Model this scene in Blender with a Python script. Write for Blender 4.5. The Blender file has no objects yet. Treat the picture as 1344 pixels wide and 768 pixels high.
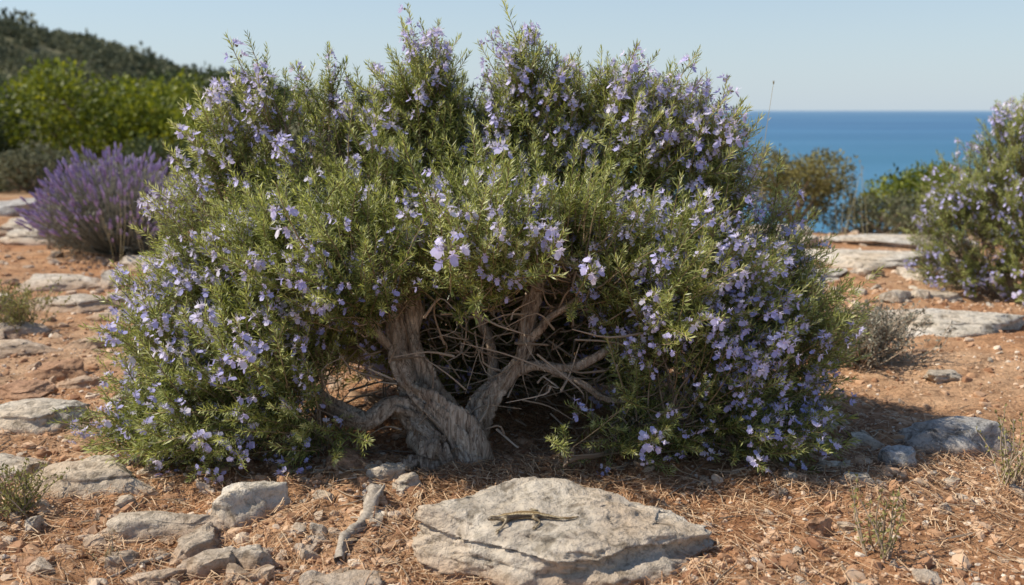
import bpy, bmesh, math, numpy as np
from mathutils import Vector, Matrix
from mathutils.bvhtree import BVHTree
rng=np.random.default_rng(7)
scene=bpy.context.scene
R=math.radians

# ------------------------------------------------------------------ noise
def _h(xi,yi,zi,seed):
    h=(xi.astype(np.int64)*374761393+yi.astype(np.int64)*668265263+zi.astype(np.int64)*2147483647+seed*1274126177)&0xFFFFFFFF
    h=((h^(h>>13))*1274126177)&0xFFFFFFFF
    h=((h^(h>>16))*2246822519)&0xFFFFFFFF
    h=h^(h>>15)
    return (h&0xFFFFFF)/float(0xFFFFFF)
def vn(x,y,z=None,seed=0):
    x=np.asarray(x,float);y=np.asarray(y,float)
    z=np.zeros_like(x) if z is None else np.asarray(z,float)
    xi=np.floor(x);yi=np.floor(y);zi=np.floor(z)
    fx=x-xi;fy=y-yi;fz=z-zi
    fx=fx*fx*(3-2*fx);fy=fy*fy*(3-2*fy);fz=fz*fz*(3-2*fz)
    r=0
    for a in (0,1):
        for b in (0,1):
            for c in (0,1):
                w=(fx if a else 1-fx)*(fy if b else 1-fy)*(fz if c else 1-fz)
                r=r+w*_h(xi+a,yi+b,zi+c,seed)
    return r*2-1
def fbm(x,y,z=None,o=4,seed=0):
    s=0;a=1
    z0=None if z is None else z
    for i in range(o):
        f=2.03**i
        s=s+a*vn(x*f+i*7.1,y*f+i*3.3,None if z0 is None else z0*f,seed+i);a*=.5
    return s
def sp(x,k=1.0):
    return np.where(x/k>30,x,k*np.log1p(np.exp(np.clip(x/k,-40,30))))
def sst(x,a,b):
    t=np.clip((x-a)/(b-a),0,1);return t*t*(3-2*t)

def gh(x,y):
    x=np.asarray(x,float);y=np.asarray(y,float)
    z=.035*fbm(x*.45,y*.45,o=2,seed=3)+.020*fbm(x*2.2,y*2.2,o=3,seed=9)
    near=np.clip(1-np.hypot(x,y-3)/12,0,1)
    z=z+near*(.010*fbm(x*11,y*11,o=3,seed=21)+.005*vn(x*42,y*42,seed=5))
    far=sst(y,7,25)
    z=z+far*.5*fbm(x*.12,y*.12,o=3,seed=31)
    hill=.235*sp(-(x+17),2.5)*sst(y,25,90)
    hill=np.minimum(hill,26)
    z=z+hill+hill*.12*fbm(x*.06,y*.06,o=3,seed=41)
    edge=10.3+sp(-(x+.5),1.0)*6+1.2*vn(x*.3,x*0+4.4,seed=2)
    e=np.maximum(y-edge,np.maximum(y-135,x-32))
    z=z-np.minimum(sp(e,.6)*.55,85)
    return z

# ------------------------------------------------------------------ mesh builder
class MB:
    def __init__(s): s.v=[];s.f=[];s.n=0
    def add(s,v,f,mat=0,tint=.5):
        v=np.asarray(v,float).reshape(-1,3);f=np.asarray(f,np.int64)
        m=np.full(len(f),mat) if np.isscalar(mat) else np.asarray(mat)
        t=np.full(len(f),tint,float) if np.isscalar(tint) else np.asarray(tint,float)
        s.v.append(v);s.f.append((f+s.n,m,t));s.n+=len(v)
    def inst(s,T,Rm,pos,tint=None):
        v,f,m,t=T
        n=len(pos)
        if n==0:return
        V=np.einsum('nij,vj->nvi',Rm,v)+pos[:,None,:]
        F=(f[None]+(np.arange(n)*len(v))[:,None,None]).reshape(-1,f.shape[1])
        M=np.tile(m,n);tt=np.tile(t,n)
        if tint is not None: tt=np.clip(tt+np.repeat(tint,len(f)),0,1)
        s.add(V.reshape(-1,3),F,M,tt)
    def template(s):
        v=np.concatenate(s.v);f=np.concatenate([a[0] for a in s.f]);m=np.concatenate([a[1] for a in s.f]);t=np.concatenate([a[2] for a in s.f])
        return v,f,m,t
    def build(s,name,mats,parent=None,smooth=False):
        me=bpy.data.meshes.new(name)
        v=np.concatenate(s.v)
        me.vertices.add(len(v));me.vertices.foreach_set('co',v.astype(np.float32).ravel())
        cnt=np.concatenate([np.full(len(a[0]),a[0].shape[1]) for a in s.f])
        idx=np.concatenate([a[0].ravel() for a in s.f])
        st=np.concatenate([[0],np.cumsum(cnt)[:-1]])
        me.loops.add(len(idx));me.loops.foreach_set('vertex_index',idx.astype(np.int32))
        me.polygons.add(len(cnt));me.polygons.foreach_set('loop_start',st.astype(np.int32))
        me.polygons.foreach_set('material_index',np.concatenate([a[1] for a in s.f]).astype(np.int32))
        me.update(calc_edges=True)
        me.polygons.foreach_set('use_smooth',np.full(len(cnt),smooth))
        at=me.attributes.new('tint','FLOAT','FACE')
        at.data.foreach_set('value',np.concatenate([a[2] for a in s.f]).astype(np.float32))
        for m in mats: me.materials.append(m)
        o=bpy.data.objects.new(name,me);scene.collection.objects.link(o)
        if parent: o.parent=parent
        return o
def empty(name,loc=(0,0,0)):
    o=bpy.data.objects.new(name,None);scene.collection.objects.link(o);o.empty_display_size=.1
    return o
def nrm(v): return v/np.maximum(np.linalg.norm(v,axis=-1,keepdims=True),1e-9)
def frames(d,roll=None,scale=None):
    d=nrm(d);n=len(d)
    up=np.tile([0.,0,1],(n,1));up[np.abs(d[:,2])>.95]=[1,0,0]
    a=nrm(np.cross(up,d));b=np.cross(d,a)
    if roll is None: roll=rng.uniform(0,6.283,n)
    c,s=np.cos(roll)[:,None],np.sin(roll)[:,None]
    a2=a*c+b*s;b2=-a*s+b*c
    M=np.stack([a2,b2,d],axis=2)
    if scale is not None: M=M*np.asarray(scale).reshape(-1,1,1)
    return M
def tube(path,rad,k=6,noise=0,furrow=0,seed=0):
    P=np.asarray(path,float);n=len(P);rad=np.broadcast_to(rad,(n,)).astype(float)
    T=nrm(np.gradient(P,axis=0))
    a=np.cross(T[0],[0.3,.9,.1]);a/=np.linalg.norm(a)
    rows=[]
    th=np.arange(k)*2*math.pi/k
    for i in range(n):
        a=a-T[i]*a.dot(T[i]);a/=np.linalg.norm(a);b=np.cross(T[i],a)
        r=np.full(k,rad[i])
        if furrow:
            t=i/n
            tw=th+t*3.2
            c,s=np.cos(tw),np.sin(tw)
            r=r*(1+furrow*vn(c*2.2,s*2.2,np.full(k,t*3.5),seed)+furrow*.55*vn(c*6,s*6,np.full(k,t*6),seed+3)-furrow*.45*np.clip(1-np.abs(vn(c*4.5,s*4.5,np.full(k,t*3),seed+7))*6,0,1)+furrow*.2*vn(c*14,s*14,np.full(k,t*16),seed+5))
        rows.append(P[i]+(np.cos(th)[:,None]*a+np.sin(th)[:,None]*b)*r[:,None])
    V=np.concatenate(rows)
    i=np.arange(n-1)[:,None]*k;j=np.arange(k)[None];j2=(j+1)%k
    F=np.stack([i+j,i+j2,i+k+j2,i+k+j],axis=-1).reshape(-1,4)
    return V,F
def curve(pts,n=12,wob=0,seed=0):
    P=np.asarray(pts,float);m=len(P)
    Q=np.vstack([2*P[0]-P[1],P,2*P[-1]-P[-2]])
    t=np.linspace(0,m-1-1e-6,n);i=t.astype(int);u=(t-i)[:,None]
    p0,p1,p2,p3=Q[i],Q[i+1],Q[i+2],Q[i+3]
    C=.5*((2*p1)+(-p0+p2)*u+(2*p0-5*p1+4*p2-p3)*u**2+(-p0+3*p1-3*p2+p3)*u**3)
    if wob:
        w=np.sin(np.linspace(0,math.pi,n))[:,None]
        s=np.linspace(0,4,n)
        C=C+wob*w*np.stack([vn(s,s*0+seed*.77,seed=1),vn(s,s*0+seed*.77,seed=2),vn(s,s*0+seed*.77,seed=3)],1)
    return C

# ------------------------------------------------------------------ materials
def newmat(name):
    m=bpy.data.materials.new(name);m.use_nodes=True
    nt=m.node_tree;nt.nodes.clear()
    out=nt.nodes.new('ShaderNodeOutputMaterial')
    p=nt.nodes.new('ShaderNodeBsdfPrincipled');nt.links.new(p.outputs[0],out.inputs[0])
    return m,nt,p,out
def ramp(nt,fac,stops,interp='LINEAR'):
    r=nt.nodes.new('ShaderNodeValToRGB');r.color_ramp.interpolation=interp
    e=r.color_ramp.elements
    while len(e)<len(stops): e.new(.5)
    for i,(p,c) in enumerate(stops):
        e[i].position=p;e[i].color=(*c,1) if len(c)==3 else c
    nt.links.new(fac,r.inputs[0]);return r.outputs[0]
def noise(nt,vec,scale,detail=4,rough=.6,dist=0):
    n=nt.nodes.new('ShaderNodeTexNoise');n.inputs['Scale'].default_value=scale;n.inputs['Detail'].default_value=detail
    n.inputs['Roughness'].default_value=rough;n.inputs['Distortion'].default_value=dist
    if vec: nt.links.new(vec,n.inputs['Vector'])
    return n.outputs['Fac']
def mix(nt,fac,a,b,mode='MIX'):
    m=nt.nodes.new('ShaderNodeMix');m.data_type='RGBA';m.blend_type=mode
    for s,v in ((m.inputs[0],fac),(m.inputs[6],a),(m.inputs[7],b)):
        if hasattr(v,'is_linked') : nt.links.new(v,s)
        elif isinstance(v,(int,float)): s.default_value=v
        else: s.default_value=(*v,1)
    return m.outputs[2]
def bump(nt,h,strength,dist,normal=None):
    b=nt.nodes.new('ShaderNodeBump');b.inputs['Strength'].default_value=strength;b.inputs['Distance'].default_value=dist
    nt.links.new(h,b.inputs['Height'])
    if normal: nt.links.new(normal,b.inputs['Normal'])
    return b.outputs[0]
def geo(nt): return nt.nodes.new('ShaderNodeNewGeometry').outputs['Position']
def objc(nt): return nt.nodes.new('ShaderNodeTexCoord').outputs['Object']
def tintmat(name,stops,rough=.6,transl=0,spec=.3,tcol=None):
    m,nt,p,out=newmat(name)
    a=nt.nodes.new('ShaderNodeAttribute');a.attribute_name='tint'
    c=ramp(nt,a.outputs['Fac'],stops)
    nt.links.new(c,p.inputs['Base Color']);p.inputs['Roughness'].default_value=rough
    p.inputs['Specular IOR Level'].default_value=spec
    if transl:
        t=nt.nodes.new('ShaderNodeBsdfTranslucent')
        cc=mix(nt,1.0,c,tcol or (1,1,1),'MULTIPLY');nt.links.new(cc,t.inputs[0])
        s=nt.nodes.new('ShaderNodeMixShader');s.inputs[0].default_value=transl
        nt.links.new(p.outputs[0],s.inputs[1]);nt.links.new(t.outputs[0],s.inputs[2]);nt.links.new(s.outputs[0],out.inputs[0])
    return m
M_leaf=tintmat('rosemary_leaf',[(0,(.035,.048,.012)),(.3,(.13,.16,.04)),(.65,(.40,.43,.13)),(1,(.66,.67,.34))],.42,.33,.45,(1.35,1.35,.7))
M_stem=tintmat('rosemary_stem',[(0,(.16,.11,.06)),(1,(.40,.30,.18))],.8)
M_petal=tintmat('rosemary_petal',[(0,(.48,.47,.86)),(.5,(.70,.65,.94)),(1,(.90,.85,.97))],.5,.35,.2)
M_calyx=tintmat('rosemary_calyx',[(0,(.18,.14,.12)),(1,(.42,.36,.28))],.6,.1)
M_twig=tintmat('dry_twig',[(0,(.13,.09,.06)),(.5,(.32,.24,.165)),(1,(.55,.44,.33))],.85)
M_dry=tintmat('dry_leaf',[(0,(.20,.15,.07)),(.5,(.36,.29,.14)),(1,(.52,.43,.25))],.7,.2)
M_yg=tintmat('yellow_green_leaf',[(0,(.14,.14,.04)),(.5,(.30,.29,.09)),(1,(.50,.46,.18))],.6,.3)
M_shrub=tintmat('shrub_leaf',[(0,(.035,.055,.010)),(.5,(.19,.23,.03)),(1,(.50,.50,.08))],.5,.3,.3,(1.4,1.3,.5))
M_dark=tintmat('dark_shrub_leaf',[(0,(.02,.035,.012)),(.5,(.075,.10,.03)),(1,(.19,.21,.075))],.6,.2)
M_scrub=tintmat('scrub_leaf',[(0,(.07,.08,.045)),(.5,(.16,.165,.09)),(1,(.30,.29,.17))],.8,.15)
M_gorse=tintmat('brown_shrub_leaf',[(0,(.08,.07,.025)),(.5,(.25,.22,.07)),(1,(.46,.39,.15))],.7,.25)
M_lav=tintmat('lavender_flower',[(0,(.30,.21,.38)),(.5,(.48,.37,.60)),(1,(.66,.55,.76))],.7,.3)
M_lavl=tintmat('lavender_leaf',[(0,(.14,.13,.095)),(.5,(.30,.29,.22)),(1,(.50,.47,.37))],.7,.25)
M_needle=tintmat('pine_needle',[(0,(.15,.07,.035)),(.5,(.44,.25,.13)),(1,(.74,.54,.34))],.7)
M_gravel=tintmat('gravel_stone',[(0,(.28,.14,.075)),(.35,(.49,.28,.155)),(.7,(.64,.45,.30)),(1,(.76,.66,.53))],.9)

def rockmat(name,light,dark,warm):
    m,nt,p,out=newmat(name)
    o=geo(nt)
    n1=noise(nt,o,6,7,.7,.8);n2=noise(nt,o,38,6,.75);n3=noise(nt,o,3.1,3,.5);n4=noise(nt,o,16,5,.65,.4)
    c=ramp(nt,n1,[(.34,dark),(.5,tuple((a+b)/2 for a,b in zip(light,dark))),(.62,light)])
    c=mix(nt,ramp(nt,n3,[(.45,(0,0,0)),(.68,(.8,.8,.8))]),c,warm)
    sp_=ramp(nt,n2,[(.34,(.45,.43,.4)),(.5,(1,1,1)),(.7,(1.15,1.12,1.08))])
    c=mix(nt,.8,c,sp_,'MULTIPLY')
    c=mix(nt,.8,c,ramp(nt,n4,[(.36,(.38,.36,.33)),(.46,(1,1,1))]),'MULTIPLY')
    v=nt.nodes.new('ShaderNodeTexVoronoi');v.feature='DISTANCE_TO_EDGE';v.inputs['Scale'].default_value=8
    dn=nt.nodes.new('ShaderNodeTexNoise');dn.inputs['Scale'].default_value=6;dn.inputs['Detail'].default_value=5;nt.links.new(o,dn.inputs['Vector'])
    nt.links.new(mix(nt,.35,o,dn.outputs['Color']),v.inputs['Vector'])
    cr=ramp(nt,v.outputs['Distance'],[(0,(0,0,0)),(.02,(1,1,1))])
    c=mix(nt,.3,c,cr,'MULTIPLY')
    s=nt.nodes.new('ShaderNodeSeparateXYZ');nt.links.new(geo(nt),s.inputs[0])
    mr=nt.nodes.new('ShaderNodeMapRange');mr.inputs[1].default_value=0;mr.inputs[2].default_value=.05;mr.inputs[3].default_value=.6;mr.inputs[4].default_value=0
    nt.links.new(s.outputs[2],mr.inputs[0])
    c=mix(nt,mr.outputs[0],c,(.46,.27,.155))
    nt.links.new(c,p.inputs['Base Color']);p.inputs['Roughness'].default_value=.92;p.inputs['Specular IOR Level'].default_value=.15
    b=bump(nt,n1,.6,.03);b=bump(nt,n4,.8,.02,b);b=bump(nt,cr,.4,.004,b);b=bump(nt,n2,.9,.010,b);b=bump(nt,noise(nt,o,150,3,.6),.7,.003,b)
    nt.links.new(b,p.inputs['Normal']);return m
M_rock=rockmat('limestone',(.76,.67,.55),(.44,.37,.29),(.60,.45,.31))
M_rockp=rockmat('pale_limestone',(.82,.75,.65),(.55,.48,.38),(.66,.52,.37))
M_rockg=rockmat('grey_limestone',(.62,.60,.57),(.36,.34,.32),(.50,.43,.36))
M_rockr=rockmat('reddish_stone',(.60,.38,.25),(.40,.22,.13),(.54,.32,.19))

m,nt,p,out=newmat('red_soil');M_soil=m
g=geo(nt)
n1=noise(nt,g,.8,5,.6,.4);n2=noise(nt,g,9,6,.7);n3=noise(nt,g,70,5,.7)
c=ramp(nt,n1,[(.32,(.42,.20,.10)),(.5,(.56,.31,.165)),(.68,(.68,.45,.28))])
c=mix(nt,.85,c,ramp(nt,n2,[(.3,(.40,.34,.30)),(.5,(.95,.95,.95)),(.7,(1.22,1.2,1.16))]),'MULTIPLY')
c=mix(nt,.9,c,ramp(nt,n3,[(.3,(.36,.32,.29)),(.52,(1,1,1)),(.75,(1.3,1.3,1.28))]),'MULTIPLY')
s=nt.nodes.new('ShaderNodeSeparateXYZ');nt.links.new(g,s.inputs[0])
mr=nt.nodes.new('ShaderNodeMapRange');mr.inputs[1].default_value=11;mr.inputs[2].default_value=24;nt.links.new(s.outputs[1],mr.inputs[0])
c=mix(nt,mr.outputs[0],c,ramp(nt,noise(nt,g,.5,6,.7),[(.35,(.09,.095,.05)),(.55,(.17,.16,.09)),(.7,(.28,.23,.15))]))
nt.links.new(c,p.inputs['Base Color']);p.inputs['Roughness'].default_value=.95;p.inputs['Specular IOR Level'].default_value=.1
b=bump(nt,n2,.7,.03);b=bump(nt,n3,1.0,.014,b);b=bump(nt,noise(nt,g,260,3,.6),.8,.003,b)
nt.links.new(b,p.inputs['Normal'])

m,nt,p,out=newmat('gnarled_bark');M_bark=m
o=objc(nt)
mp=nt.nodes.new('ShaderNodeMapping');mp.inputs['Scale'].default_value=(1,1,.22);mp.inputs['Rotation'].default_value=(0,.35,0);nt.links.new(o,mp.inputs[0])
n1=noise(nt,mp.outputs[0],75,6,.7,1.2);n2=noise(nt,o,9,4,.6)
c=ramp(nt,n1,[(.32,(.12,.085,.06)),(.46,(.42,.33,.25)),(.64,(.78,.67,.54))])
c=mix(nt,.6,c,ramp(nt,n2,[(.35,(.62,.5,.4)),(.65,(1.2,1.16,1.1))]),'MULTIPLY')
nt.links.new(c,p.inputs['Base Color']);p.inputs['Roughness'].default_value=.9;p.inputs['Specular IOR Level'].default_value=.15
nt.links.new(bump(nt,n1,1.0,.012),p.inputs['Normal'])

m,nt,p,out=newmat('driftwood_bark');M_drift=m
o=objc(nt);n1=noise(nt,o,60,6,.7,1)
nt.links.new(ramp(nt,n1,[(.3,(.18,.145,.11)),(.6,(.50,.43,.35))]),p.inputs['Base Color']);p.inputs['Roughness'].default_value=.9
nt.links.new(bump(nt,n1,.8,.004),p.inputs['Normal'])

m,nt,p,out=newmat('sea_water');M_sea=m
g=geo(nt)
s=nt.nodes.new('ShaderNodeSeparateXYZ');nt.links.new(g,s.inputs[0])
mp=nt.nodes.new('ShaderNodeMapping');mp.inputs['Scale'].default_value=(.0006,.0022,1);nt.links.new(g,mp.inputs[0])
cur=noise(nt,mp.outputs[0],1,4,.55,.6)
mr=nt.nodes.new('ShaderNodeMapRange');mr.inputs[1].default_value=500;mr.inputs[2].default_value=3000;nt.links.new(s.outputs[1],mr.inputs[0])
c=mix(nt,mr.outputs[0],(.035,.17,.27),(.03,.12,.25))
c=mix(nt,ramp(nt,cur,[(.4,(0,0,0)),(.62,(.6,.6,.6))]),c,(.07,.21,.36))
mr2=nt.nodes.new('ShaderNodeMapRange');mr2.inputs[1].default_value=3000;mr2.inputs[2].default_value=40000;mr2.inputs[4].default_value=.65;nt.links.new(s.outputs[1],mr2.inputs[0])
c=mix(nt,mr2.outputs[0],c,(.24,.36,.47))  # aerial haze painted into the water colour, paler with distance
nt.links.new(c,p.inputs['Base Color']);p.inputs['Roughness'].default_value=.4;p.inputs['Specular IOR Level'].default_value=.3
nt.links.new(bump(nt,noise(nt,g,.4,4,.6),.6,1.0),p.inputs['Normal'])

# ------------------------------------------------------------------ ground + sea
N=640;A=.6;B=math.asinh(420/A)
u=np.linspace(-1,1,N)
gx=A*np.sinh(u*B);gy=3+A*np.sinh(u*B)
X,Y=np.meshgrid(gx,gy)
Z=gh(X,Y)
mb=MB()
ii=(np.arange(N-1)[:,None]*N+np.arange(N-1)[None]).ravel()
mb.add(np.stack([X.ravel(),Y.ravel(),Z.ravel()],1),np.stack([ii,ii+1,ii+N+1,ii+N],1))
mb.build('ground',[M_soil],smooth=True)
mb=MB()
rr=[0,60,200,600,2000,6000,20000,70000];K=64
V=[];
for r_ in rr: 
    for k in range(K): V.append((r_*math.cos(2*math.pi*k/K),r_*math.sin(2*math.pi*k/K),-60))
F=[(i*K+k,i*K+(k+1)%K,(i+1)*K+(k+1)%K,(i+1)*K+k) for i in range(len(rr)-1) for k in range(K)]
F=F[K:]+[]
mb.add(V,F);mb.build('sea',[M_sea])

# ------------------------------------------------------------------ rocks
def ico(sub):
    bm=bmesh.new();bmesh.ops.create_icosphere(bm,subdivisions=sub,radius=1)
    v=np.array([x.co[:] for x in bm.verts]);f=np.array([[q.index for q in x.verts] for x in bm.faces]);bm.free()
    return v,f
ICO={k:ico(k) for k in (1,2,3,5,6,7)}
def rockverts(sub,seed,nclip=9,top=.55,tilt=(0,0),nz=.10,dmin=.55,dmax=.85):
    v,f=ICO[sub];v=v.copy();r=np.random.default_rng(seed)
    v=np.sign(v)*np.abs(v)**.75
    pl=[]
    for i in range(nclip):
        a=r.uniform(0,6.283)+i*2.4;n=np.array([math.cos(a),math.sin(a),r.uniform(-.25,.75)]);pl.append((n,r.uniform(dmin,dmax)))
    pl.append((np.array([tilt[0],tilt[1],1.]),top))
    for i in range(3): pl.append((np.array([r.uniform(-.6,.6),r.uniform(-.6,.6),1.]),top*r.uniform(.98,1.15)))
    for n,d in pl:
        n=n/np.linalg.norm(n);q=v@n-d;v=v-np.where(q>0,q,0)[:,None]*n
    if nz:
        w=nrm(v)
        d=nz*fbm(v[:,0]*1.6+seed,v[:,1]*1.6,v[:,2]*1.6,o=5,seed=seed)
        if sub>=5:
            d=d+.04*fbm(v[:,0]*5+seed,v[:,1]*5,v[:,2]*7,o=5,seed=seed+50)-.03*np.clip(1-np.abs(fbm(v[:,0]*2.2,v[:,1]*2.2,v[:,2]*3+seed,o=3,seed=seed+9))*16,0,1)
        led=.03*np.sign(np.sin(v[:,2]*16+2*vn(v[:,0]*2,v[:,1]*2,seed=seed)))
        v=v+w*d[:,None]*np.array([1,1,.75])+w*(led*(np.abs(v[:,2])<top*.95))[:,None]*np.array([1,1,0])
    return v,f
def rock(x,y,rx,ry,h,seed,mat=M_rock,rot=0,name='limestone_rock',sub=5,sink=.35,**kw):
    v,f=rockverts(sub,seed,**kw)
    zt=v[:,2].max()
    v=v*np.array([rx/.85,ry/.85,h/(zt)])
    c,s=math.cos(rot),math.sin(rot)
    v=np.stack([v[:,0]*c-v[:,1]*s,v[:,0]*s+v[:,1]*c,v[:,2]],1)
    mb=MB();mb.add(v,f)
    o=mb.build(name,[mat],smooth=True)
    o.location=(x,y,float(gh(x,y))-h*.05)
    return o
main=rock(.135,2.36,.315,.235,.155,11,M_rock,rot=-.20,sub=7,top=.74,tilt=(.30,-.36),nz=.14,nclip=10,dmin=.64,dmax=.90)
RK=[(.27,2.04,.13,.06,.045,12,M_rockp,.1),
(-.72,2.58,.105,.085,.09,13,M_rockp,.4),(-.93,2.46,.155,.075,.055,14,M_rock,.25),(-1.22,2.75,.20,.12,.08,15,M_rock,-.1),
(-1.72,3.34,.24,.15,.07,16,M_rockp,.1),(-.72,2.26,.075,.05,.055,17,M_rock,.3),(-.80,2.38,.085,.055,.05,18,M_rock,1.),
(-.63,2.29,.06,.05,.05,19,M_rock,2.),(-.85,2.19,.07,.04,.03,20,M_rock,.2),(-.40,2.15,.08,.05,.035,21,M_rock,0),
(-.37,2.78,.075,.045,.05,22,M_rock,.7),(-.29,2.70,.05,.04,.045,23,M_rock,.9),(-.50,2.88,.08,.05,.05,24,M_rockr,.1),
(1.41,3.12,.175,.09,.09,25,M_rockg,-.2),(1.17,2.92,.06,.045,.06,26,M_rockg,.4),(.79,2.43,.042,.036,.045,27,M_rockr,.2),
(2.16,4.80,.40,.22,.09,28,M_rockp,.0),(-1.42,3.62,.09,.07,.04,29,M_rock,.5),(-1.95,4.15,.12,.09,.07,30,M_rockr,.2),
(-1.78,4.00,.10,.07,.04,31,M_rock,.2),(-2.35,4.5,.22,.12,.06,32,M_rock,.1),(-1.52,2.86,.12,.1,.05,33,M_rock,.1),
(-2.5,5.6,.28,.18,.07,34,M_rock,.1),(-2.9,6.3,.35,.2,.07,35,M_rockp,.0),(-2.1,5.3,.17,.13,.05,36,M_rock,.4),(-3.1,5.5,.26,.16,.07,37,M_rock,.2),
(-2.6,7.1,.3,.22,.10,38,M_rock,.1),(-4.4,9.2,.5,.3,.14,39,M_rock,.2),(-5.2,10.6,.5,.3,.16,40,M_rockg,.1),(-3.9,8.6,.4,.3,.10,41,M_rockp,.1),
(2.6,7.1,.5,.35,.07,42,M_rockp,.1),(3.2,8.2,.7,.35,.08,43,M_rockp,.0),(2.2,8.4,.4,.3,.10,44,M_rock,.3),(1.9,6.3,.3,.2,.05,45,M_rockp,.3),
(1.75,3.9,.10,.07,.03,46,M_rock,.3),(1.0,2.75,.05,.04,.03,47,M_rock,.3),(1.55,2.35,.08,.05,.02,48,M_rockr,.3),(2.4,5.6,.2,.12,.04,49,M_rock,0),
(.42,2.02,.10,.05,.03,50,M_rock,.3),(-1.15,2.25,.05,.04,.03,51,M_rockr,.3),(-.03,2.62,.04,.03,.03,52,M_rock,0),
(-2.0,4.7,.14,.10,.05,53,M_rock,.6),(-1.9,3.75,.13,.09,.05,54,M_rockr,.2),(-2.6,4.9,.2,.12,.06,55,M_rockp,.3),(-.95,2.28,.05,.035,.035,56,M_rock,.9)]
for a in RK: rock(a[0],a[1],a[2],a[3],a[4],a[5],a[6],rot=a[7])

# ------------------------------------------------------------------ gravel, stones, litter
def mk(sub,s0,n,nc,top,nz):
    L=[]
    for i in range(n):
        v,f=rockverts(sub,s0+i,nclip=nc,nz=nz,top=top);L.append((v,f,np.zeros(len(f),int),np.zeros(len(f))+.5))
    return L
tp=mk(1,100,10,4,.6,.12);tp2=mk(2,200,8,6,.55,.12);tp3=mk(3,300,8,8,.5,.13)
def scatter(mb,tps,n,lo,hi,x0,x1,y0,y1,skew,gate=None,flat=.7,wedge=True):
    y=y0+(y1-y0)*rng.uniform(0,1,n)**skew
    x=rng.uniform(x0,x1,n)
    if wedge: x=x*np.clip((y*.56+.5)/x1,.2,1.3)
    den=fbm(x*1.7,y*1.7,o=2,seed=77)*.5+.5
    k=rng.uniform(0,1,n)<(.3+.8*den);x=x[k];y=y[k];n=len(x)
    if gate is not None:
        k=gate(x,y);x=x[k];y=y[k];n=len(x)
    s=lo*(hi/lo)**(rng.uniform(0,1,n)**1.9)
    d=rng.normal(0,.35,(n,3));d[:,2]=1
    Mx=frames(d,scale=s);
    Mx=Mx*np.stack([rng.uniform(.8,1.4,n),rng.uniform(.7,1.1,n),rng.uniform(.45,flat+.15,n)],1)[:,None,:]
    pos=np.stack([x,y,gh(x,y)+s*.2],1);ti=rng.normal(0,.28,n)
    w=rng.integers(0,len(tps),n)
    for i,T in enumerate(tps):
        q=w==i;mb.inst(T,Mx[q],pos[q],ti[q])
mb=MB()
scatter(mb,tp,40000,.0035,.012,-4,4,1.75,6,1.6)
scatter(mb,tp2,13000,.008,.028,-4.5,4.5,1.75,10,1.6)
mb.build('gravel',[M_gravel])
mb=MB()
ng=lambda x,y:~((np.abs(x-.1)<.5)&(y>2.0)&(y<2.75))
scatter(mb,tp3,720,.016,.050,-5,5,1.8,10,1.3,gate=ng)
scatter(mb,tp3,620,.02,.07,-5,5,2.0,9,1.1,gate=lambda x,y:(x<-.28*y-.2))
scatter(mb,tp3,260,.04,.14,-6,6,5,10,1)
scatter(mb,tp3,150,.012,.040,-1.2,-.25,2.05,2.75,1,wedge=False)
scatter(mb,tp3,60,.012,.035,.45,1.6,2.1,2.9,1,wedge=False)
so=mb.build('scattered_stones',[M_rock])

mb=MB()
n=46000
x=rng.normal(0.05,1.05,n);y=2.75+rng.normal(0,.62,n)
k=(y>1.6)&(rng.uniform(0,1,n)<.22+1.0*(fbm(x*2.2,y*2.2,o=2,seed=55)*.5+.5));x=x[k];y=y[k];n=len(x)
L=rng.uniform(.02,.08,n);a=rng.uniform(0,6.283,n);w=rng.uniform(.0006,.0013,n)
dx,dy=np.cos(a),np.sin(a);bd=rng.normal(0,.15,n);lift=rng.uniform(0,.014,n);tl=rng.normal(0,.008,n)
pts=[]
for t in (-.5,0,.5):
    px=x+dx*L*t-dy*L*bd*(t*t)*4*.3;py=y+dy*L*t+dx*L*bd*(t*t)*4*.3
    pz=gh(px,py)+.004+lift+np.abs(tl)*(t+.5)
    pts.append((np.stack([px-dy*w,py+dx*w,pz],1),np.stack([px+dy*w,py-dx*w,pz+.0006],1)))
V=np.stack([pts[0][0],pts[0][1],pts[1][0],pts[1][1],pts[2][0],pts[2][1]],1)
b0=np.arange(n)[:,None]*6
F=np.stack([b0+[0,1,3,2],b0+[2,3,5,4]],1).reshape(-1,4)
mb.add(V.reshape(-1,3),F,0,np.repeat(rng.uniform(0,1,n),2))
for i in range(380):
    cx=rng.normal(0,.9);cy=2.75+rng.normal(0,.5)
    if cy<1.8: continue
    a=rng.uniform(0,6.28);L=rng.uniform(.04,.16)
    P=np.array([[cx+math.cos(a)*t*L,cy+math.sin(a)*t*L,0] for t in (-.5,0,.5)]);P[1,:2]+=rng.normal(0,.012,2)
    P[:,2]=gh(P[:,0],P[:,1])+.008
    v,f=tube(curve(P,6),np.linspace(.0028,.0012,6)*rng.uniform(.7,1.4),4);mb.add(v,f,1,rng.uniform(.2,.9))
mb.build('pine_needle_litter',[M_needle,M_twig])

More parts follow.
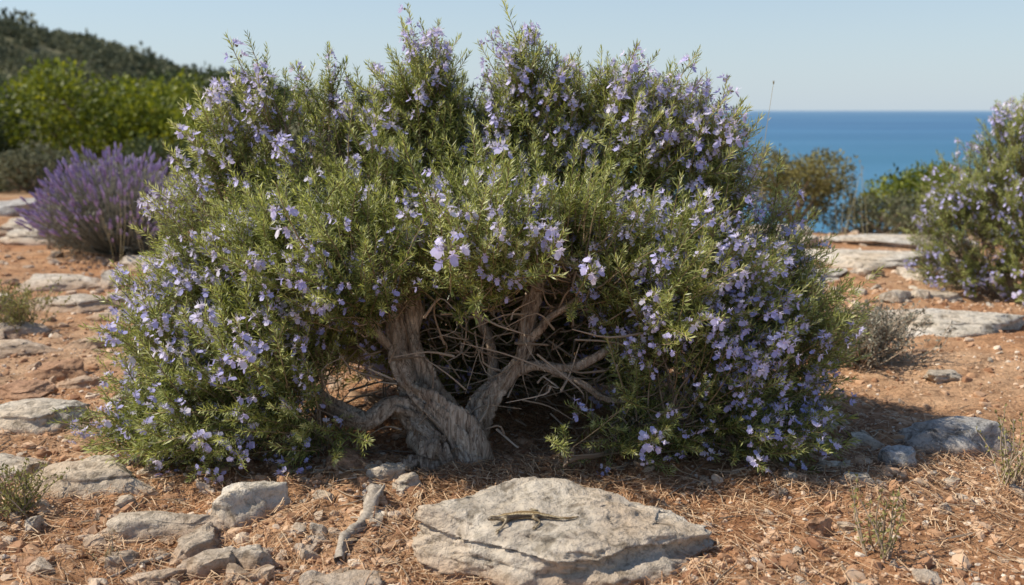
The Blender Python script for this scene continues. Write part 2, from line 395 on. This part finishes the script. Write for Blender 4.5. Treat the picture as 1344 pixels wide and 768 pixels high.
def stick(name,pts,r0,r1,seed,mat):
    P=curve(pts,40,.012,seed);P[:,2]+=gh(P[:,0],P[:,1])
    mb=MB();v,f=tube(P,np.linspace(r0,r1,40),14,furrow=.45,seed=seed);mb.add(v,f)
    v,f=tube(curve([P[12],P[12]+[.02,.03,.02],P[12]+[.03,.06,.03]],8),np.linspace(r0*.5,.003,8),8,furrow=.3);mb.add(v,f)
    mb.build(name,[mat],smooth=True)
stick('weathered_branch',[(-.375,2.60,.032),(-.38,2.52,.016),(-.415,2.40,.014),(-.425,2.28,.012)],.020,.013,4,M_drift)
stick('fallen_twig',[(-.78,2.36,.01),(-.87,2.30,.012),(-.96,2.20,.008)],.006,.003,6,M_drift)

# ------------------------------------------------------------------ rosemary shoot templates
def addquadleaf(mb,base,d,side,L,w,mat,tint):
    v=[base,base+d*L*.5+side*w*.5,base+d*L,base+d*L*.5-side*w*.5];mb.add(v,[[0,1,2,3]],mat,tint)
def flower(mb,p,out,r,sc=1.0):
    out=out/np.linalg.norm(out)
    s=np.cross(out,[0,0,1.]);s/=max(np.linalg.norm(s),1e-6);u=np.cross(s,out)
    t0=r.uniform(.15,.95)
    addquadleaf(mb,p,out*.9+u*.1,s,.008*sc,.005*sc,2,r.uniform(0,1));addquadleaf(mb,p,out,u,.008*sc,.005*sc,2,r.uniform(0,1))
    q=p+out*.006*sc
    addquadleaf(mb,q,out,s,.009*sc,.0045*sc,1,t0)
    q=p+out*.011*sc
    for sg in(-1,1):
        addquadleaf(mb,q,nrm(out*.35+u*.9+s*.32*sg),nrm(s-u*.3*sg),.011*sc,.0055*sc,1,min(1,t0+.1))
        addquadleaf(mb,q,nrm(out*.5-u*.25+s*.95*sg),nrm(u),.011*sc,.005*sc,1,t0)
    d=nrm(out*.65-u*.8)
    v=[q-s*.002*sc,q+s*.002*sc,q+d*.008*sc+s*.006*sc,q+d*.015*sc+s*.004*sc,q+d*.015*sc-s*.004*sc,q+d*.008*sc-s*.006*sc]
    mb.add(v,[[0,1,2,5],[5,2,3,4]],1,max(0,t0-.08))
    for sg in(-1,1): addquadleaf(mb,q,nrm(out*.8+u*.55+s*.12*sg),s,.017*sc,.0012*sc,1,1.)
def shoot(seed,L,nl,flowers):
    r=np.random.default_rng(seed);mb=MB()
    bend=r.normal(0,.12,2)*L
    def P(s): return np.array([bend[0]*s*s*1.6,bend[1]*s*s*1.6,L*s])
    v,f=tube(np.array([P(s) for s in np.linspace(0,1,5)]),np.linspace(.0022,.0009,5),3);mb.add(v,f,3,r.uniform(.3,.8))
    for i in range(nl):
        s=.06+.94*(i/nl)**.9;th=i*2.4+r.normal(0,.3);a=R(78-48*s**2)+r.normal(0,.16)
        rad=np.array([math.cos(th),math.sin(th),0]);d=rad*math.sin(a)+np.array([0,0,1.])*math.cos(a)
        side=nrm(np.cross(d,rad+np.array([0,0,.01]))+r.normal(0,.25,3))
        ll=(.027 if s<.85 else .027*(1.25-s)/.4)*r.uniform(.75,1.2)
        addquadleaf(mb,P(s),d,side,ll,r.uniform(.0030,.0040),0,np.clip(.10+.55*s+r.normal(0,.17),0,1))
    for k in range(3):
        s0=r.uniform(.25,.7);th=r.uniform(0,6.28);ax=nrm(np.array([math.cos(th)*.7,math.sin(th)*.7,.75]));l2=r.uniform(.03,.055)
        for i in range(12):
            t=i/11;b=P(s0)+ax*l2*t;q=nrm(r.normal(0,1,3));d=nrm(ax+q*.9);addquadleaf(mb,b,d,nrm(np.cross(d,q)+1e-4),.018*r.uniform(.7,1.1),.003,0,np.clip(.5+r.normal(0,.15),0,1))
    if flowers:
        wh=r.choice([.5,.62,.74,.84,.93],3,replace=False)
        for i in range(flowers):
            s=wh[i%3]+r.normal(0,.018);th=r.uniform(0,6.28)
            rad=np.array([math.cos(th),math.sin(th),r.uniform(.1,.6)])
            flower(mb,P(s)+rad*.008,rad,r,r.uniform(.85,1.3))
    return mb.template()
PL=[shoot(1000+i,.15+.016*(i%6),70,0) for i in range(10)]
FL=[shoot(2000+i,.15+.016*(i%6),62,[4,7,10,14,9,6][i%6]) for i in range(12)]

def rosemary(name,lobes,dens,trunkpts,limbs,cav=None,flp=.4,seed=1,ncol=None,bright=0):
    r=np.random.default_rng(seed)
    par=empty(name)
    C=np.array([l[:3] for l in lobes],float);Rr=np.array([l[3:6] for l in lobes],float)
    Re=np.maximum(Rr-.08,.03)
    pos=[];dirs=[];lid=[];out_=[]
    cen=np.array([C[:,0].mean(),C[:,1].mean(),.15])
    for i,(c,rr_) in enumerate(zip(C,Re)):
        area=4*math.pi*((rr_**1.6).mean())**(2/1.6)+.03
        n=int(area*dens*(lobes[i][6] if len(lobes[i])>6 else 1))
        w=nrm(r.normal(0,1,(n,3)));rad=r.uniform(.35,1.0,n)**.55
        p=c+w*rr_*rad[:,None]
        og=nrm(p-cen)
        d=nrm(.50*w+.35*og+np.array([0,0,.62])+r.normal(0,.20,(n,3)))
        pos.append(p);dirs.append(d);lid.append(np.full(n,i));out_.append(rad)
    pos=np.concatenate(pos);dirs=np.concatenate(dirs);lid=np.concatenate(lid);rad=np.concatenate(out_)
    D=np.sqrt((((pos[:,None]-C[None])/Re[None])**2).sum(2));D[np.arange(len(pos)),lid]=9
    deep=(D.min(1)<.62)
    keep=~(deep&(r.uniform(0,1,len(pos))<.75))
    keep&=pos[:,2]>gh(pos[:,0],pos[:,1])+.03
    low=pos[:,2]<.16;dirs[low,2]*=.45;dirs=nrm(dirs)
    if cav is not None: keep&=~cav(pos+dirs*.08)
    # plumes: shoots gather in upright tufts separated by shaded gaps
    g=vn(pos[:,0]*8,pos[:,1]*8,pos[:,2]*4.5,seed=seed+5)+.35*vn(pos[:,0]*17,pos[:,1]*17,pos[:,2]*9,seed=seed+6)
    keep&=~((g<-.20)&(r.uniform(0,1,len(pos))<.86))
    pos=pos[keep];dirs=dirs[keep];lid=lid[keep];rad=rad[keep];g=g[keep]
    n=len(pos)
    fn=vn(pos[:,0]*4,pos[:,1]*4,pos[:,2]*4,seed=seed+9)
    pf=flp*(1+.95*fn)*np.clip((rad-.45)*2.4,0,1)
    if ncol: pf=pf*ncol(pos)
    isf=r.uniform(0,1,n)<pf
    sc=r.uniform(.72,1.12,n)*np.where(r.uniform(0,1,n)<.12,1.28,1)*(1+.18*np.clip(g,-.5,.8))
    M=frames(dirs,r.uniform(0,6.28,n),sc)
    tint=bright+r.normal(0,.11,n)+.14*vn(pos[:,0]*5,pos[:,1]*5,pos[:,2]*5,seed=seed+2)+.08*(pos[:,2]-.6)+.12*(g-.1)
    w=r.integers(0,1000,n)
    mb=MB()
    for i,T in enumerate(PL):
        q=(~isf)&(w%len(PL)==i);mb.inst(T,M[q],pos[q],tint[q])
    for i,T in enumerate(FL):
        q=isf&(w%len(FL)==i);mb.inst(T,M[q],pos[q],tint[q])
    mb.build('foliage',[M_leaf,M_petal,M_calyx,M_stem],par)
    print(name,'shoots',n,'flowering',isf.sum())
    mb=MB()
    for k,(pts,r0,r1,ns,kk,fu) in enumerate(trunkpts):
        P=curve(pts,ns,.02,k+2);v,f=tube(P,np.linspace(r0,r1,ns)*(1+.12*np.sin(np.linspace(0,7,ns)+k)),kk,furrow=fu,seed=k);mb.add(v,f,0)
    mb.build('gnarled_trunk',[M_bark],par,smooth=True)
    mb=MB()
    L0=[np.array(l) for l in limbs]
    for i,c in enumerate(C):
        s=min(L0,key=lambda q:np.linalg.norm((q-c)*[1,1,.8]))
        mid=(s+c)/2+np.array([r.normal(0,.04),r.normal(0,.04),-.05])
        P=curve([s,mid,c],14,.03,i);v,f=tube(P,np.linspace(.015,.006,14),7,furrow=.2,seed=i);mb.add(v,f,0,.4)
        ids=np.where(lid==i)[0]
        if len(ids)==0: continue
        for j in r.choice(ids,min(len(ids),42),replace=False):
            b=P[r.integers(5,14)];e=pos[j]
            m=(b+e)/2+r.normal(0,.02,3)+np.array([0,0,-.02])
            v,f=tube(curve([b,m,e],6),np.linspace(.0042,.0018,6),4);mb.add(v,f,0,r.uniform(.1,.8))
    return par,mb,r

lobes=[(-.79,3.50,.93,.27,.32,.33),(-.27,3.50,.98,.28,.35,.33),(.08,3.50,1.0,.28,.35,.33),(.42,3.45,.95,.28,.32,.32),(.64,3.45,.80,.26,.32,.32),
(.86,3.40,.52,.30,.36,.36),(.83,3.12,.30,.27,.30,.30),(.56,2.98,.25,.25,.26,.27),(.98,3.3,.28,.22,.28,.28),
(-.98,3.35,.68,.28,.36,.33),(-1.12,3.22,.32,.28,.36,.32),(-.80,3.02,.28,.30,.30,.28),(-1.28,3.1,.16,.2,.24,.18),(-.64,2.98,.2,.20,.22,.22),(-1.0,2.98,.15,.26,.24,.2),
(-.50,2.98,.66,.28,.28,.26),(-.12,2.97,.72,.27,.27,.24),(.23,2.98,.70,.27,.27,.24),(.50,3.02,.58,.26,.28,.26),
(-.55,3.3,.88,.26,.3,.3),(-.64,3.15,.45,.20,.22,.22),(0,3.9,.42,.75,.32,.40,1.0),(.45,3.7,.5,.4,.3,.4,.9),(-.5,3.75,.5,.45,.3,.4,.9),(0,3.35,.80,.5,.3,.3),
(0,3.75,.2,.8,.28,.26,1.3),
(.20,2.80,.09,.12,.10,.15,1.2),(-.72,3.1,.65,.25,.3,.25),(.7,3.2,.62,.25,.3,.3),(1.05,3.25,.45,.16,.25,.2),(.40,2.92,.14,.15,.15,.16,1.2),(.8,2.95,.15,.22,.2,.18),
(-.305,3.38,1.20,.12,.12,.24,1.7),(-.20,3.40,1.12,.10,.12,.16,1.3),(.09,3.38,1.19,.11,.12,.24,1.7),(.00,3.4,1.08,.10,.12,.16,1.3),(.24,3.40,1.15,.10,.12,.20,1.5),(.40,3.38,1.14,.11,.12,.23,1.6),
(.55,3.36,1.08,.10,.12,.21,1.5),(.70,3.36,1.00,.11,.12,.21,1.5),(-.66,3.38,1.15,.11,.12,.22,1.7),(-.85,3.38,1.14,.11,.12,.21,1.5),(-1.0,3.36,1.02,.10,.12,.17,1.4),(-.50,3.40,1.07,.09,.12,.18,1.4),(.83,3.34,.86,.11,.12,.18,1.4)]
lobes=[((l[0]+.17)*.91-.17,l[1],l[2]*.885)+tuple(q*(.95 if q>.15 else 1) for q in l[3:6])+tuple(l[6:]) for l in lobes]
def cav(p):
    x,y,z=p[:,0],p[:,1],p[:,2]
    top=.40+.05*np.sin(x*9)+.05*(x<-.05)
    wide=.0+.12*np.clip(1-z/.25,0,1)
    return (x>-.43-wide)&(x<.27)&(y<3.42)&(z<top)&~((x>.12)&(x<.26)&(z<.2)&(y<2.95))
trunk=[([(-.19,2.97,-.06),(-.20,2.98,.05),(-.25,3.02,.13),(-.31,3.08,.22),(-.34,3.12,.34),(-.35,3.15,.46),(-.34,3.2,.6)],.085,.034,110,84,.66),
([(-.12,3.03,-.04),(-.13,3.03,.06),(-.10,3.07,.16),(-.02,3.10,.26),(.04,3.10,.34),(.05,3.12,.46),(.10,3.18,.62)],.048,.022,80,44,.5),
([(-.26,3.02,.12),(-.36,3.01,.165),(-.48,3.00,.16),(-.60,3.04,.20),(-.75,3.1,.30)],.042,.017,70,36,.5),
([(-.01,3.10,.27),(.07,3.06,.30),(.18,3.05,.31),(.30,3.06,.36),(.45,3.1,.45)],.020,.010,40,16,.3),
([(-.20,2.96,.05),(-.30,2.91,.03),(-.42,2.90,.0),(-.52,2.90,-.03)],.045,.02,40,30,.55),([(-.16,2.97,.07),(-.11,2.92,.02),(-.07,2.87,-.03)],.040,.016,34,28,.6),([(-.23,2.97,.10),(-.26,2.91,.03),(-.24,2.85,-.03)],.036,.016,34,28,.6),
([(-.33,3.12,.30),(-.40,3.12,.38),(-.46,3.12,.5),(-.5,3.1,.6)],.020,.011,30,12,.3),([(.04,3.11,.36),(.10,3.08,.42),(.2,3.05,.5),(.25,3.05,.62)],.016,.009,30,12,.3),
([(-.06,3.12,.2),(-.08,3.2,.35),(-.12,3.2,.5),(-.12,3.15,.65)],.022,.012,30,12,.3),([(.10,3.05,.30),(.3,3.0,.22),(.5,3.0,.2)],.012,.008,30,10,.3)]
limbs=[(-.34,3.2,.6),(.10,3.18,.62),(-.75,3.1,.30),(.45,3.1,.45),(-.5,3.1,.6),(.25,3.05,.62),(-.12,3.15,.65),(.5,3.0,.2),(-.60,3.06,.20)]
def fcol(p):
    return .85+.18*(p[:,0]>.35)+.12*(p[:,0]<-.45)+.35*(p[:,2]>.85)
par,mbw,r=rosemary('rosemary_bush',lobes,640,trunk,limbs,cav,.38,1,fcol,.03)
for i in range(380):
    b=np.array([r.uniform(-.6,.5),r.uniform(2.95,3.6),r.uniform(.08,.5)])
    d=nrm(np.array([r.normal(0,1),r.normal(0,.5),r.normal(.15,.5)]));L=r.uniform(.08,.28)
    m=b+d*L*.5+r.normal(0,.02,3);e=b+d*L+r.normal(0,.03,3)
    if e[2]<.03: continue
    v,f=tube(curve([b,m,e],7),np.linspace(.0032,.0010,7)*r.uniform(.7,1.5),4);mbw.add(v,f,0,r.uniform(.3,1))
mbw.build('branches',[M_twig],par)

def off(l,dx,dy,s=1.0): return [((a[0])*s+dx,(a[1])*s+dy,a[2]*s,a[3]*s,a[4]*s,a[5]*s)+tuple(a[6:]) for a in l]
l2=[(0,0,.38,.42,.4,.38),(-.28,-.05,.28,.32,.32,.30),(.1,0,.70,.36,.36,.38),(.35,0,.55,.4,.4,.42),(.22,0,.94,.2,.22,.26,1.2),(.04,0,.84,.18,.2,.25,1.2),(.42,.1,.98,.22,.25,.3,1.2),(-.18,.05,.58,.26,.3,.28),(.3,-.2,.26,.35,.3,.3),(-.25,-.1,.15,.3,.25,.2),(.8,.1,.6,.4,.4,.45),(.1,-.25,.18,.35,.2,.22),(.6,-.1,.25,.4,.3,.3)]
t2=[([(0.05,0,-.03),(.02,0,.15),(.08,0,.4),(.12,0,.6)],.05,.02,24,14,.35)]
t2=[([(a+2.92,b+5.85,c) for a,b,c in q[0]],)+q[1:] for q in t2]
par2,mb2,_=rosemary('rosemary_bush',off(l2,2.92,5.85),340,t2,[(3.0,5.85,.4),(3.04,5.85,.6),(2.94,5.85,.15)],None,.45,5,None,.03)
mb2.build('branches',[M_twig],par2)

# ------------------------------------------------------------------ generic leafy shrubs
def leafcloud(mb,lobes,n,ls,mat,seed,asp=.55,up=.3,shell=.5):
    r=np.random.default_rng(seed)
    C=np.array([l[:3] for l in lobes],float);Q=np.array([l[3:6] for l in lobes],float)
    pr=(Q.prod(1)**(2/3));pr/=pr.sum();k=r.choice(len(lobes),n,p=pr)
    w=nrm(r.normal(0,1,(n,3)));bum=1+.22*vn(w[:,0]*3.5+k*3,w[:,1]*3.5,w[:,2]*3.5,seed)+.10*vn(w[:,0]*9+k*3,w[:,1]*9,w[:,2]*9,seed+1)
    rd=r.uniform(shell**3,1,n)**(1/3)
    p=C[k]+w*Q[k]*(rd*bum)[:,None]
    d=nrm(w*.6+np.array([0,0,up])+r.normal(0,.7,(n,3)));s=nrm(np.cross(d,r.normal(0,1,(n,3))))
    L=(ls*r.uniform(.6,1.4,n))[:,None];W=L*asp
    V=np.stack([p,p+d*L*.5+s*W*.5,p+d*L,p+d*L*.5-s*W*.5],1).reshape(-1,3)
    F=np.arange(n*4).reshape(-1,4)
    cl=vn(p[:,0]/ls*.18,p[:,1]/ls*.18,p[:,2]/ls*.18,seed+4)
    mb.add(V,F,mat,np.clip(.45+.25*cl+r.normal(0,.17,n)+.2*(rd-.75),0,1))
def shrub(name,x,y,w,h,n,ls,mat,seed,nl=9,asp=.5):
    r=np.random.default_rng(seed);z=float(gh(x,y));L=[]
    L.append((x,y,z+h*.42,w*.34,w*.34,h*.42))
    for i in range(nl):
        a=i*2.4+r.uniform(0,1);q=r.uniform(.35,.62)*w*.9;hh=r.uniform(.22,.75)*h
        rr_=r.uniform(.16,.28)*w
        L.append((x+math.cos(a)*q*(1.1-hh/h*.6),y+math.sin(a)*q*(1.1-hh/h*.6),z+hh,rr_,rr_,min(rr_,h*.3)*r.uniform(.9,1.2)))
    par=empty(name)
    mb=MB();leafcloud(mb,L,n,ls,0,seed,asp);mb.build('crown',[mat],par)
    mb=MB()
    for i,l in enumerate(L):
        c=np.array(l[:3]);b=np.array([x+r.normal(0,w*.04),y+r.normal(0,w*.04),z-.02]);mid=(b+c)/2+r.normal(0,w*.04,3)
        v,f=tube(curve([b,mid,c],10),np.linspace(w*.022,w*.008,10),6);mb.add(v,f,0,r.uniform(.2,.7))
    mb.build('stems',[M_twig],par)
shrub('mastic_shrub',-6.9,17.5,2.7,2.15,12000,.095,M_shrub,61,11)
shrub('mastic_shrub',-5.5,16.6,1.5,1.45,6000,.09,M_shrub,62,8)
shrub('dark_evergreen_shrub',-9.9,17,2.4,2.4,9000,.10,M_dark,63)
shrub('dark_evergreen_shrub',-8.9,15,1.6,1.0,5000,.08,M_dark,64)
shrub('dark_evergreen_shrub',-12.4,21,3.4,2.9,9000,.13,M_dark,65)
shrub('dark_evergreen_shrub',-6.5,22,3.0,1.7,8000,.12,M_dark,66)
shrub('dark_evergreen_shrub',-6.9,14.6,1.5,.7,4500,.06,M_scrub,67)
shrub('dark_evergreen_shrub',-4.9,14.0,1.3,.7,4000,.06,M_dark,68)
shrub('gorse_shrub',2.75,9.6,.95,.80,8000,.035,M_gorse,69)
shrub('gorse_shrub',3.45,9.2,.9,.48,5000,.03,M_scrub,70)
shrub('green_shrub',4.05,9.9,1.0,.74,6000,.045,M_shrub,71)
shrub('gorse_shrub',4.3,9.1,.9,.48,5000,.03,M_gorse,72)
shrub('gorse_shrub',5.3,9.9,1.0,.6,5000,.035,M_scrub,73)
shrub('green_shrub',.6,9.8,1.2,.7,4500,.045,M_dark,74)
shrub('gorse_shrub',-1.6,11.5,1.5,.9,4500,.05,M_scrub,75)

T=[]
for i in range(5):
    mb=MB();r=np.random.default_rng(500+i)
    leafcloud(mb,[(r.normal(0,.35),r.normal(0,.35),.45+r.uniform(0,.3),.6,.6,.5) for _ in range(4)],170,.26,0,500+i,.7,.3,.3);T.append(mb.template())
mb=MB();n=3400
x=rng.uniform(-110,-9,n);y=rng.uniform(24,125,n)
k=(x<-.18*y-2)&(x>-1.1*y-6);x=x[k];y=y[k];n=len(x)
s=rng.uniform(.35,1.05,n)*np.clip(y/80,.45,1.1);s*=np.where(rng.uniform(0,1,n)<.05,1.8,1)
Mx=frames(np.tile([0,0,1.],(n,1))+rng.normal(0,.05,(n,3)),scale=s)
pos=np.stack([x,y,gh(x,y)-.1],1);w=rng.integers(0,5,n);ti=rng.normal(0,.2,n)
for i,t in enumerate(T):
    q=w==i;mb.inst(t,Mx[q],pos[q],ti[q])
mb.build('hillside_scrub',[M_scrub])

def lavender(x,y,w,h,seed):
    r=np.random.default_rng(seed);z=float(gh(x,y));par=empty('lavender_bush')
    mb=MB();mh=MB();n=760
    for i in range(n):
        a=r.uniform(0,6.283);e=R(90)-R(74)*r.uniform(0,1)**.6
        d=np.array([math.cos(a)*math.cos(e)*w/h*.62,math.sin(a)*math.cos(e)*w/h*.62,math.sin(e)])
        L=h*r.uniform(.6,1.0);b=np.array([x,y,z])+np.array([d[0],d[1],0])*.12;t=b+d*L
        m=(b+t)/2+np.array([0,0,-.04])+r.normal(0,.015,3)
        C=curve([b,m,t],5);v,f=tube(C,.003,3);mb.add(v,f,0,r.uniform(.3,1))
        dd=nrm(C[-1]-C[-2]);hl=r.uniform(.045,.09);v,f=tube(np.array([t,t+dd*hl*.3,t+dd*hl*.7,t+dd*hl]),[.005,.010,.009,.002],5);mh.add(v,f,0,r.uniform(0,1,len(f)))
    leafcloud(mb,[(x,y,z+h*.42,w*.48,w*.4,h*.42),(x-w*.25,y-.1,z+h*.28,w*.30,w*.3,h*.30),(x+w*.25,y-.1,z+h*.28,w*.30,w*.3,h*.30)],14000,.05,0,seed,.12,.8,.2)
    mb.build('foliage',[M_lavl],par);mh.build('flower_spikes',[M_lav],par)
lavender(-3.05,7.7,1.08,.80,81)
lavender(-3.65,8.6,.7,.6,82)

def sprigs(name,x,y,w,h,ns,leaf,lmat,seed,nleaf=22,spread=.6):
    r=np.random.default_rng(seed);z=float(gh(x,y));mb=MB()
    for i in range(ns):
        a=r.uniform(0,6.283);q=r.uniform(0,1)**.7*w*spread
        b=np.array([x+r.normal(0,w*.10),y+r.normal(0,w*.10),z-.005]);L=h*r.uniform(.5,1.0)
        t=np.array([b[0]+math.cos(a)*q,b[1]+math.sin(a)*q,z+L]);m=(b+t)/2+r.normal(0,w*.06,3)
        C=curve([b,m,t],12);v,f=tube(C,np.linspace(.0026,.0011,12),4);mb.add(v,f,1,r.uniform(.3,1))
        for j in range(nleaf):
            k=r.integers(2,12);d=nrm(r.normal(0,1,3)+[0,0,.8]);s=nrm(np.cross(d,r.normal(0,1,3)))
            addquadleaf(mb,C[k]+r.normal(0,.002,3),d,s,leaf*r.uniform(.6,1.2),leaf*.36,0,r.uniform(0,1))
    return mb.build(name,[lmat,M_twig])
sprigs('dry_herb_plant',.90,2.30,.20,.19,12,.014,M_yg,91,34,.55)
sprigs('dry_herb_plant',1.46,2.78,.22,.24,20,.014,M_yg,92,30)
sprigs('dry_herb_plant',1.52,2.58,.16,.18,12,.013,M_yg,97,26)
sprigs('dry_herb_plant',-1.36,2.55,.26,.14,44,.015,M_yg,93,30)
sprigs('dry_herb_plant',-2.55,5.0,.36,.26,70,.022,M_yg,94,30)
sprigs('grey_green_shrub',1.53,4.2,.46,.26,190,.02,M_lavl,95,38)
sprigs('grey_green_shrub',1.25,5.0,.40,.22,90,.02,M_gorse,96,30)
sprigs('dry_herb_plant',-1.0,2.28,.08,.08,6,.01,M_dry,98,12)
def stalks(x,y,w,h,n,seed):
    r=np.random.default_rng(seed);mb=MB();z=float(gh(x,y))
    for i in range(n):
        b=np.array([x+r.normal(0,w*.3),y+r.normal(0,w*.3),z]);t=b+np.array([r.normal(0,.12*h),r.normal(0,.1*h),h*r.uniform(.7,1)])
        C=curve([b,(b+t)/2+r.normal(0,.02*h,3),t],10);v,f=tube(C,np.linspace(.0024,.001,10),3);mb.add(v,f,0,r.uniform(.4,1))
        for j in range(14):
            k=r.integers(6,10);d=nrm(r.normal(0,.5,3)+[0,0,1]);addquadleaf(mb,C[k],d,nrm(np.cross(d,r.normal(0,1,3))),.022,.005,0,r.uniform(.3,1))
    mb.build('dry_grass',[M_dry])
stalks(-2.05,6.0,.5,.62,9,1);stalks(-2.4,6.6,.5,.6,8,2);stalks(.72,3.95,.2,1.22,5,3);stalks(2.9,8.4,.5,.7,7,4);stalks(1.12,4.3,.2,1.0,3,5)

# ------------------------------------------------------------------ lizard
dg=bpy.context.evaluated_depsgraph_get();dg.update()
bv=BVHTree.FromObject(main,dg)
def rz0(x,y):
    h=bv.ray_cast(Vector((x-main.location.x,y-main.location.y,2)),Vector((0,0,-1)))
    return h[0].z+main.location.z if h[0] else 0
def rz(x,y):
    return max(rz0(x+a,y+b) for a in(-.004,0,.004) for b in(-.004,0,.004))
vt=[((-.100,0,.0135),.0034),((-.090,0,.0165),.0072),((-.077,.0,.0145),.0062),((-.062,.001,.0115),.0086),((-.036,.003,.011),.0108),((-.010,.003,.0105),.0106),((.014,0,.0095),.0080),
((.034,-.004,.0080),.0062),((.060,-.008,.0058),.0044),((.088,-.006,.0040),.0028),((.112,.002,.0028),.0016)]
ed=[(i,i+1) for i in range(10)]
def addv(p,r_): vt.append((p,r_));return len(vt)-1
for sg in(-1,1):
    a=addv((-.056,sg*.015,.0095),.0036);bq=addv((-.066,sg*.023,.0045),.0026);c=addv((-.074,sg*.025,.0015),.0020)
    ed+=[(3,a),(a,bq),(bq,c)]
    for k in (-1,0,1):
        t=addv((-.083+abs(k)*.002,sg*.026+k*.005,.0008),.0010);ed.append((c,t))
    a=addv((.004,sg*.018,.0115),.0042);bq=addv((.020,sg*.026,.0045),.0028);c=addv((.012,sg*.034,.0015),.0020)
    ed+=[(6,a),(a,bq),(bq,c)]
    for k in (-1,0,1):
        t=addv((-.001+abs(k)*.003,sg*.038+k*.005,.0008),.0010);ed.append((c,t))
me=bpy.data.meshes.new('lizard_body');lx,ly,lrot=.045,2.265,R(4)
S=1.05
co=[]
for p_,r_ in vt:
    x0,y0=p_[0]*S,p_[1]*S;c,s=math.cos(lrot),math.sin(lrot)
    X0=lx+x0*c-y0*s;Y0=ly+x0*s+y0*c
    co.append([X0,Y0,p_[2]*S,rz(X0,Y0)])
for i in range(11):
    near=[q[3] for q in co if abs(q[0]-co[i][0])<.022]
    co[i][3]=max(np.mean(near),co[i][3]-.002)
co=[(q[0],q[1],q[2]+q[3]) for q in co]
lz=rz(lx,ly)
me.from_pydata([(q[0]-lx,q[1]-ly,q[2]-lz) for q in co],ed,[])
liz=bpy.data.objects.new('body',me);scene.collection.objects.link(liz)
md=liz.modifiers.new('Skin','SKIN');md.use_smooth_shade=True
for i,(p_,r_) in enumerate(vt):
    sv=me.skin_vertices[0].data[i];sv.radius=(r_*S,r_*S*(.9 if i<11 else 1));sv.use_root=(i==5)
ss=liz.modifiers.new('Sub','SUBSURF');ss.levels=2;ss.render_levels=2
m,nt,p,out=newmat('lizard_skin')
o=objc(nt);sx=nt.nodes.new('ShaderNodeSeparateXYZ');nt.links.new(o,sx.inputs[0])
ab=nt.nodes.new('ShaderNodeMath');ab.operation='ABSOLUTE';nt.links.new(sx.outputs[1],ab.inputs[0])
mr=nt.nodes.new('ShaderNodeMapRange');mr.inputs[1].default_value=0;mr.inputs[2].default_value=.012;nt.links.new(ab.outputs[0],mr.inputs[0])
c=ramp(nt,mr.outputs[0],[(0,(.26,.17,.08)),(.32,(.32,.21,.09)),(.42,(.60,.48,.28)),(.56,(.56,.44,.25)),(.64,(.08,.055,.032)),(.9,(.12,.08,.05)),(1,(.34,.26,.15))])
fl=noise(nt,o,330,3,.6)
c=mix(nt,.8,c,ramp(nt,fl,[(.42,(.25,.22,.2)),(.54,(1,1,1))]),'MULTIPLY')
nt.links.new(c,p.inputs['Base Color']);p.inputs['Roughness'].default_value=.45
nt.links.new(bump(nt,noise(nt,o,900,2,.5),.4,.0006),p.inputs['Normal'])
me.materials.append(m)
lp=empty('lizard');lp.location=(lx,ly,lz);liz.parent=lp
me2=bpy.data.meshes.new('eyes');bm=bmesh.new()
hp=co[1]
for sg in(-1,1):
    bmesh.ops.create_uvsphere(bm,u_segments=10,v_segments=8,radius=.0018,matrix=Matrix.Translation((hp[0]-lx-.001,hp[1]-ly+sg*.0054,hp[2]-lz+.0022)))
bm.to_mesh(me2);bm.free()
m,nt,p,out=newmat('lizard_eye');p.inputs['Base Color'].default_value=(.01,.008,.006,1);p.inputs['Roughness'].default_value=.15
me2.materials.append(m);ey=bpy.data.objects.new('eyes',me2);scene.collection.objects.link(ey);ey.parent=lp

# ------------------------------------------------------------------ light, sky, camera
el=R(50);az=R(-88)
Sd=Vector((math.sin(az)*math.cos(el),math.cos(az)*math.cos(el),math.sin(el)))
ld=bpy.data.lights.new('sun','SUN');ld.energy=5.0;ld.angle=R(.53);ld.color=(1,.92,.78)
lo=bpy.data.objects.new('sun',ld);scene.collection.objects.link(lo);lo.rotation_euler=Sd.to_track_quat('Z','Y').to_euler()
w=bpy.data.worlds.new('World');scene.world=w;w.use_nodes=True;nt=w.node_tree;nt.nodes.clear()
sk=nt.nodes.new('ShaderNodeTexSky');sk.sky_type='NISHITA';sk.sun_disc=False;sk.sun_elevation=el;sk.sun_rotation=az%(2*math.pi)
sk.dust_density=.3;sk.air_density=1.0;sk.ozone_density=2.5;sk.altitude=0
tc=nt.nodes.new('ShaderNodeTexCoord');sx=nt.nodes.new('ShaderNodeSeparateXYZ');nt.links.new(tc.outputs['Generated'],sx.inputs[0])
hz=ramp(nt,sx.outputs[2],[(0,(.85,.85,.85)),(.08,(.60,.60,.60)),(.22,(.15,.15,.15)),(.5,(0,0,0))])
sc_=mix(nt,hz,sk.outputs[0],(4.1,4.95,5.75))
bg=nt.nodes.new('ShaderNodeBackground');bg.inputs[1].default_value=.13
wo=nt.nodes.new('ShaderNodeOutputWorld');nt.links.new(sc_,bg.inputs[0]);nt.links.new(bg.outputs[0],wo.inputs[0])
cd=bpy.data.cameras.new('camera');cam=bpy.data.objects.new('camera',cd);scene.collection.objects.link(cam)
cam.location=(0,0,1.1);cam.rotation_euler=(R(90-10.4),0,0);cd.lens=35;cd.sensor_width=36;cd.clip_end=150000;cd.clip_start=.05
cd.dof.use_dof=True;cd.dof.focus_distance=2.85;cd.dof.aperture_fstop=2.8
scene.camera=cam
scene.view_settings.view_transform='Standard';scene.view_settings.look='None';scene.view_settings.exposure=0
print('verts',sum(len(o.data.vertices) for o in scene.objects if o.type=='MESH'))
